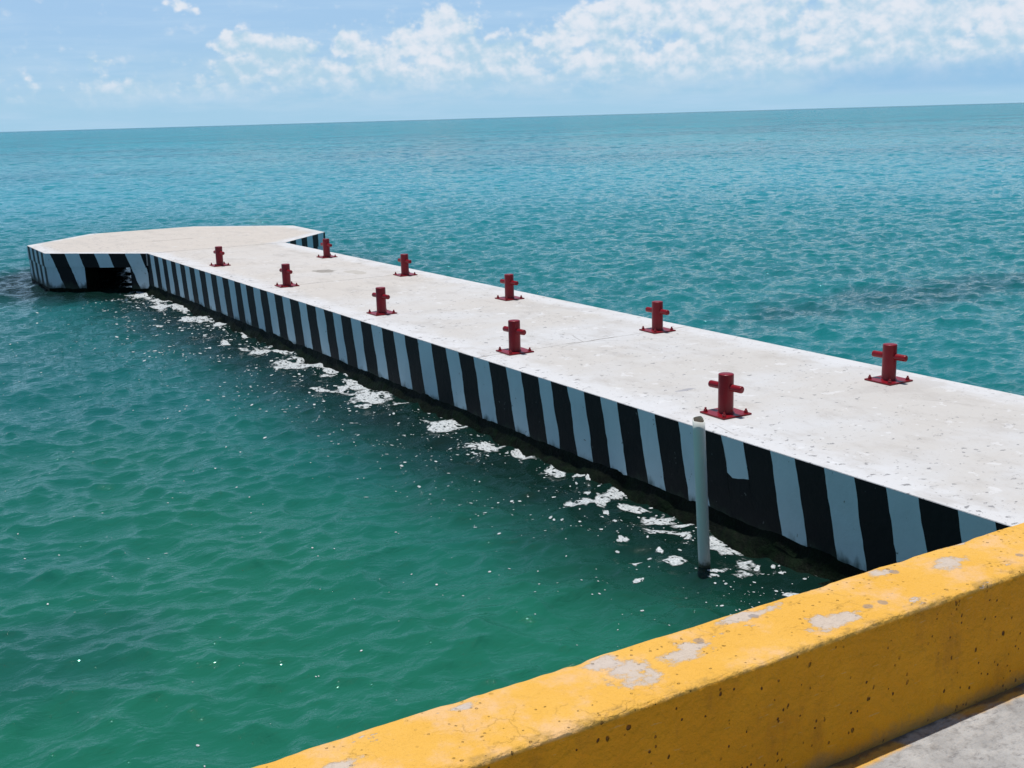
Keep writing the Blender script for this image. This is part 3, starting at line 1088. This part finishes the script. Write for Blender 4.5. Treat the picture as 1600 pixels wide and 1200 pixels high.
m_gnd, k, B = material('pavement_concrete')
p = k.pos()
px, py, pz = k.sep(p)
n1 = k.noise(p, 6.0, 6, 0.68)
n2 = k.noise(p, 38.0, 5, 0.7)
n3 = k.noise(k.scaled(p, (1.0, 2.6, 1)), 22.0, 5, 0.7)
c = k.mix(k.ramp(n1, 0.3, 0.7), (0.33, 0.325, 0.32), (0.52, 0.51, 0.495))
c = k.mix(k.ramp(n2, 0.45, 0.72, 0.0, 0.8), c, (0.22, 0.21, 0.205))
c = k.mix(k.ramp(n3, 0.58, 0.66, 0.0, 0.7), c, (0.20, 0.19, 0.19))
c = k.mix(k.ramp(n3, 0.36, 0.28, 0.0, 0.6), c, (0.66, 0.65, 0.64))
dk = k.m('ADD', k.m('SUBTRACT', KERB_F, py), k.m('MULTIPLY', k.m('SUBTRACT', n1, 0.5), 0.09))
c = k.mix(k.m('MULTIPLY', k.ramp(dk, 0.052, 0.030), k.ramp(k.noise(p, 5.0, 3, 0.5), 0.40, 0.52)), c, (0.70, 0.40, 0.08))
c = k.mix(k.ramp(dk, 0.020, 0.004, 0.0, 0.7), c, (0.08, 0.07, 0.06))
k.put(B.inputs['Base Color'], c)
B.inputs['Roughness'].default_value = 0.9
k.put(B.inputs['Normal'], k.bump(k.m('ADD', n2, k.m('MULTIPLY', n3, 0.7)), 0.012, 0.9))
V = [(-40, -30, GROUND), (40, -30, GROUND), (40, WALL_Y0 - 0.12, GROUND), (-40, WALL_Y0 - 0.12, GROUND)]
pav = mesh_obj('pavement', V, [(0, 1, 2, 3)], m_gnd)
tag(pav, 'rough grey concrete pavement of the quay', 'pavement', kind='structure')

# quay wall under the kerb, dropping into the sea
yq = WALL_Y0 - 0.006
V = [(-40, yq, -1.5), (40, yq, -1.5), (40, yq, GROUND - 0.012), (-40, yq, GROUND - 0.012),
     (-40, yq - 0.5, -1.5), (40, yq - 0.5, -1.5), (40, yq - 0.5, GROUND - 0.012), (-40, yq - 0.5, GROUND - 0.012)]
F = [(1, 0, 3, 2), (4, 5, 6, 7), (3, 7, 6, 2), (0, 1, 5, 4), (0, 4, 7, 3), (1, 2, 6, 5)]
qw = mesh_obj('quay_wall', V, F, m_quay)
tag(qw, 'grey concrete quay wall dropping to the sea under the yellow kerb', 'quay wall')

# ------------------------------------------------------------------ foam and glint flecks
m_foam_glint, k, B = material('sea_foam_and_glints')
p = k.pos()
c = k.mix(k.ramp(k.noise(p, 60.0, 4, 0.6), 0.35, 0.6), (0.40, 0.45, 0.47), (0.66, 0.69, 0.71))
bub = k.voro(p, 75.0).outputs['Distance']
c = k.mix(k.ramp(bub, 0.55, 0.2, 0.0, 0.5), c, (0.16, 0.22, 0.22))
k.put(B.inputs['Base Color'], c)
B.inputs['Roughness'].default_value = 0.6
k.put(B.inputs['Normal'], k.bump(bub, 0.006, 0.7))
# the film thins out toward the rim of each raft
att = k.new('ShaderNodeAttribute')
att.attribute_name = 'thickness'
th_ = k.m('ADD', att.outputs['Fac'], k.m('MULTIPLY', k.m('SUBTRACT', k.noise(p, 55.0, 4, 0.65), 0.5), 0.40))
k.put(B.inputs['Alpha'], k.ramp(th_, -0.02, 0.30, 0.0, 0.96))

FOAM = [(4.743, 6.921, 0.107, -0.078, 0.064, 0.092), (4.932, 6.874, 0.049, -0.036, 0.089, 0.123), (5.167, 6.987, 0.06, -0.044, 0.083, 0.112), (5.072, 6.658, 0.087, -0.063, 0.045, 0.059), (5.094, 6.399, 0.075, -0.055, 0.055, 0.069), (5.148, 6.19, 0.074, -0.054, 0.022, 0.026), (4.944, 6.174, 0.101, -0.073, 0.052, 0.065), (5.02, 6.019, 0.072, -0.052, 0.062, 0.075), (5.145, 5.792, 0.071, -0.051, 0.127, 0.144), (5.145, 5.678, 0.088, -0.063, 0.062, 0.069), (5.001, 5.385, 0.068, -0.048, 0.127, 0.139), (5.064, 5.34, 0.017, -0.012, 0.039, 0.042), (4.667, 5.693, 0.06, -0.043, 0.064, 0.079), (4.43, 5.793, 0.03, -0.021, 0.035, 0.045), (4.602, 6.153, 0.031, -0.023, 0.034, 0.045), (4.681, 5.863, 0.024, -0.018, 0.022, 0.028), (4.562, 5.833, 0.013, -0.009, 0.022, 0.028), (5.259, 7.929, 0.087, -0.065, 0.058, 0.086), (5.116, 7.752, 0.037, -0.028, 0.05, 0.075), (5.18, 7.54, 0.042, -0.031, 0.037, 0.054), (5.213, 7.462, 0.016, -0.012, 0.037, 0.053), (4.249, 5.548, 0.029, -0.021, 0.026, 0.033), (4.752, 5.392, 0.05, -0.036, 0.022, 0.025), (4.691, 5.337, 0.033, -0.024, 0.021, 0.024), (5.084, 5.14, 0.021, -0.015, 0.019, 0.02), (4.998, 5.211, 0.012, -0.009, 0.023, 0.024), (5.144, 5.29, 0.013, -0.009, 0.016, 0.016), (4.941, 4.875, 0.036, -0.025, 0.027, 0.027), (4.827, 6.658, 0.019, -0.014, 0.021, 0.029), (4.765, 6.476, 0.021, -0.015, 0.016, 0.022), (4.933, 7.086, 0.025, -0.018, 0.027, 0.038), (5.072, 17.599, 0.099, -0.085, 0.092, 0.304), (5.152, 16.944, 0.077, -0.065, 0.054, 0.17), (5.237, 15.969, 0.055, -0.046, 0.11, 0.322), (4.777, 15.42, 0.044, -0.037, 0.077, 0.238), (4.907, 14.596, 0.135, -0.111, 0.057, 0.162), (5.118, 14.219, 0.133, -0.109, 0.058, 0.156), (5.07, 13.425, 0.238, -0.193, 0.112, 0.284), (4.809, 13.395, 0.094, -0.076, 0.035, 0.092), (5.17, 13.103, 0.094, -0.076, 0.055, 0.135), (5.2, 12.748, 0.107, -0.086, 0.104, 0.243), (5.232, 12.424, 0.045, -0.036, 0.029, 0.066), (4.716, 11.948, 0.129, -0.102, 0.031, 0.075), (5.16, 11.899, 0.159, -0.127, 0.069, 0.153), (4.917, 11.789, 0.057, -0.045, 0.065, 0.149), (4.969, 11.223, 0.179, -0.141, 0.177, 0.385), (5.101, 10.716, 0.08, -0.063, 0.031, 0.063), (5.059, 21.116, 0.139, -0.126, 0.131, 0.517), (5.123, 20.003, 0.133, -0.119, 0.07, 0.258), (4.98, 19.276, 0.2, -0.176, 0.099, 0.362), (5.232, 18.908, 0.127, -0.112, 0.102, 0.352), (4.996, 17.75, 0.2, -0.173, 0.092, 0.312), (5.143, 16.929, 0.065, -0.055, 0.049, 0.152), (4.39, 17.404, 0.052, -0.044, 0.042, 0.157), (5.05, 14.624, 0.251, -0.208, 0.074, 0.206), (5.058, 9.676, 0.139, -0.107, 0.104, 0.195), (5.036, 8.85, 0.149, -0.113, 0.086, 0.149), (5.208, 8.447, 0.114, -0.086, 0.121, 0.192), (5.221, 7.945, 0.096, -0.072, 0.105, 0.158), (5.199, 7.58, 0.042, -0.031, 0.04, 0.058)]
FV, FF = [], []


def add_foam_patch(fx, fy, ux, uy, vx, vy):
    det = ux * vy - uy * vx
    ext = 1.7
    hx_ = ext * math.hypot(ux, vx)
    hy_ = ext * math.hypot(uy, vy)
    step = max(0.007, min(0.014, fy * 0.0011))
    nx_, ny_ = int(2 * hx_ / step) + 1, int(2 * hy_ / step) + 1
    Fv = np.zeros((nx_, ny_))
    gxs = fx - hx_ + np.arange(nx_) * step
    gys = fy - hy_ + np.arange(ny_) * step
    big = math.hypot(ux, uy) > 0.04
    for i in range(nx_):
        for j in range(ny_):
            ax, ay = gxs[i] - fx, gys[j] - fy
            a = (ax * vy - ay * vx) / det
            b = (ux * ay - uy * ax) / det
            q = math.hypot(a, b)
            if q > ext:
                Fv[i, j] = -1
                continue
            n_ = 0.80 * fbm(gxs[i] * 7.0, gys[j] * 6.0, 0.3, 4) + 0.28 * nz(gxs[i] * 26, gys[j] * 20, 5)
            if not big:
                n_ = 0.75 * nz(a * 1.1 + fx * 9, b * 1.1 + fy * 9, 2.2) + 0.45 * nz(a * 2.7 + fx * 5, b * 2.7, fy)
            val = 1.0 - q + n_
            if big:   # bubbles open small holes
                hole = nz(gxs[i] * 44, gys[j] * 30, 9)
                hole2 = nz(gxs[i] * 20, gys[j] * 20, 19)
                val = min(val, 0.50 - 1.1 * hole, 0.62 - 1.3 * hole2 + 0.35 * (1 - q))
            Fv[i, j] = val
    for i in range(nx_ - 1):
        for j in range(ny_ - 1):
            cs = [(i, j), (i + 1, j), (i + 1, j + 1), (i, j + 1)]
            vals = [Fv[c_] for c_ in cs]
            if max(vals) <= 0:
                continue
            poly = []
            for t in range(4):
                (i0, j0), (i1, j1) = cs[t], cs[(t + 1) % 4]
                v0, v1 = vals[t], vals[(t + 1) % 4]
                if v0 > 0:
                    poly.append((gxs[i0], gys[j0], v0))
                if (v0 > 0) != (v1 > 0):
                    s = v0 / (v0 - v1)
                    poly.append((gxs[i0] + (gxs[i1] - gxs[i0]) * s, gys[j0] + (gys[j1] - gys[j0]) * s, 0.0))
            if len(poly) >= 3:
                b0 = len(FV)
                FV.extend(poly)
                FF.append(tuple(range(b0, b0 + len(poly))))


for fpar in FOAM:
    add_foam_patch(*fpar)


def add_fleck(x, y, r):
    n_ = random.choice((5, 6, 7))
    b0 = len(FV)
    ph = random.random() * 6
    el = random.uniform(0.5, 1.0)
    ro = random.random() * 3
    for s in range(n_):
        a = ph + 2 * math.pi * s / n_
        q = r * random.uniform(0.7, 1.15)
        u_, v_ = q * math.cos(a), q * el * math.sin(a)
        FV.append((x + u_ * math.cos(ro) - v_ * math.sin(ro), y + u_ * math.sin(ro) + v_ * math.cos(ro), 0.6))
    FF.append(tuple(range(b0, b0 + n_)))


for _ in range(2600):      # bubbles beside the wall
    y = random.uniform(4.3, 21.0)
    x = PX0 - 0.06 - abs(random.gauss(0, 0.72))
    if fbm(x * 1.4, y * 1.4, 2.0, 3) < -0.05 and random.random() < 0.8:
        continue
    add_fleck(x, y, random.choice((0.004, 0.005, 0.006, 0.007, 0.009, 0.012, 0.019)) * (0.5 + y * 0.06))
for _ in range(480):       # white flecks added as sun glints on the water beside the pier
    y = random.uniform(3.0, 21.0)
    x = PX0 - 0.2 - random.random() ** 1.4 * (4.8 if y < 12 else 3.6)
    add_fleck(x, y, random.choice((0.003, 0.004, 0.005, 0.007, 0.010)) * (0.5 + y * 0.07))
fa = np.array(FV)
ax_, ay_, az_ = wave(fa[:, 0].copy(), fa[:, 1].copy())
fz = az_ + 0.004
foam = mesh_obj('foam', np.stack([fa[:, 0] + ax_, fa[:, 1] + ay_, fz], -1).tolist(), FF, m_foam_glint)
at = foam.data.attributes.new('thickness', 'FLOAT', 'POINT')
at.data.foreach_set('value', fa[:, 2].astype(np.float32))
tag(foam, 'white foam rafts and bubbles, plus white flecks added as sun glints, on the water beside the striped wall', 'foam', kind='stuff')
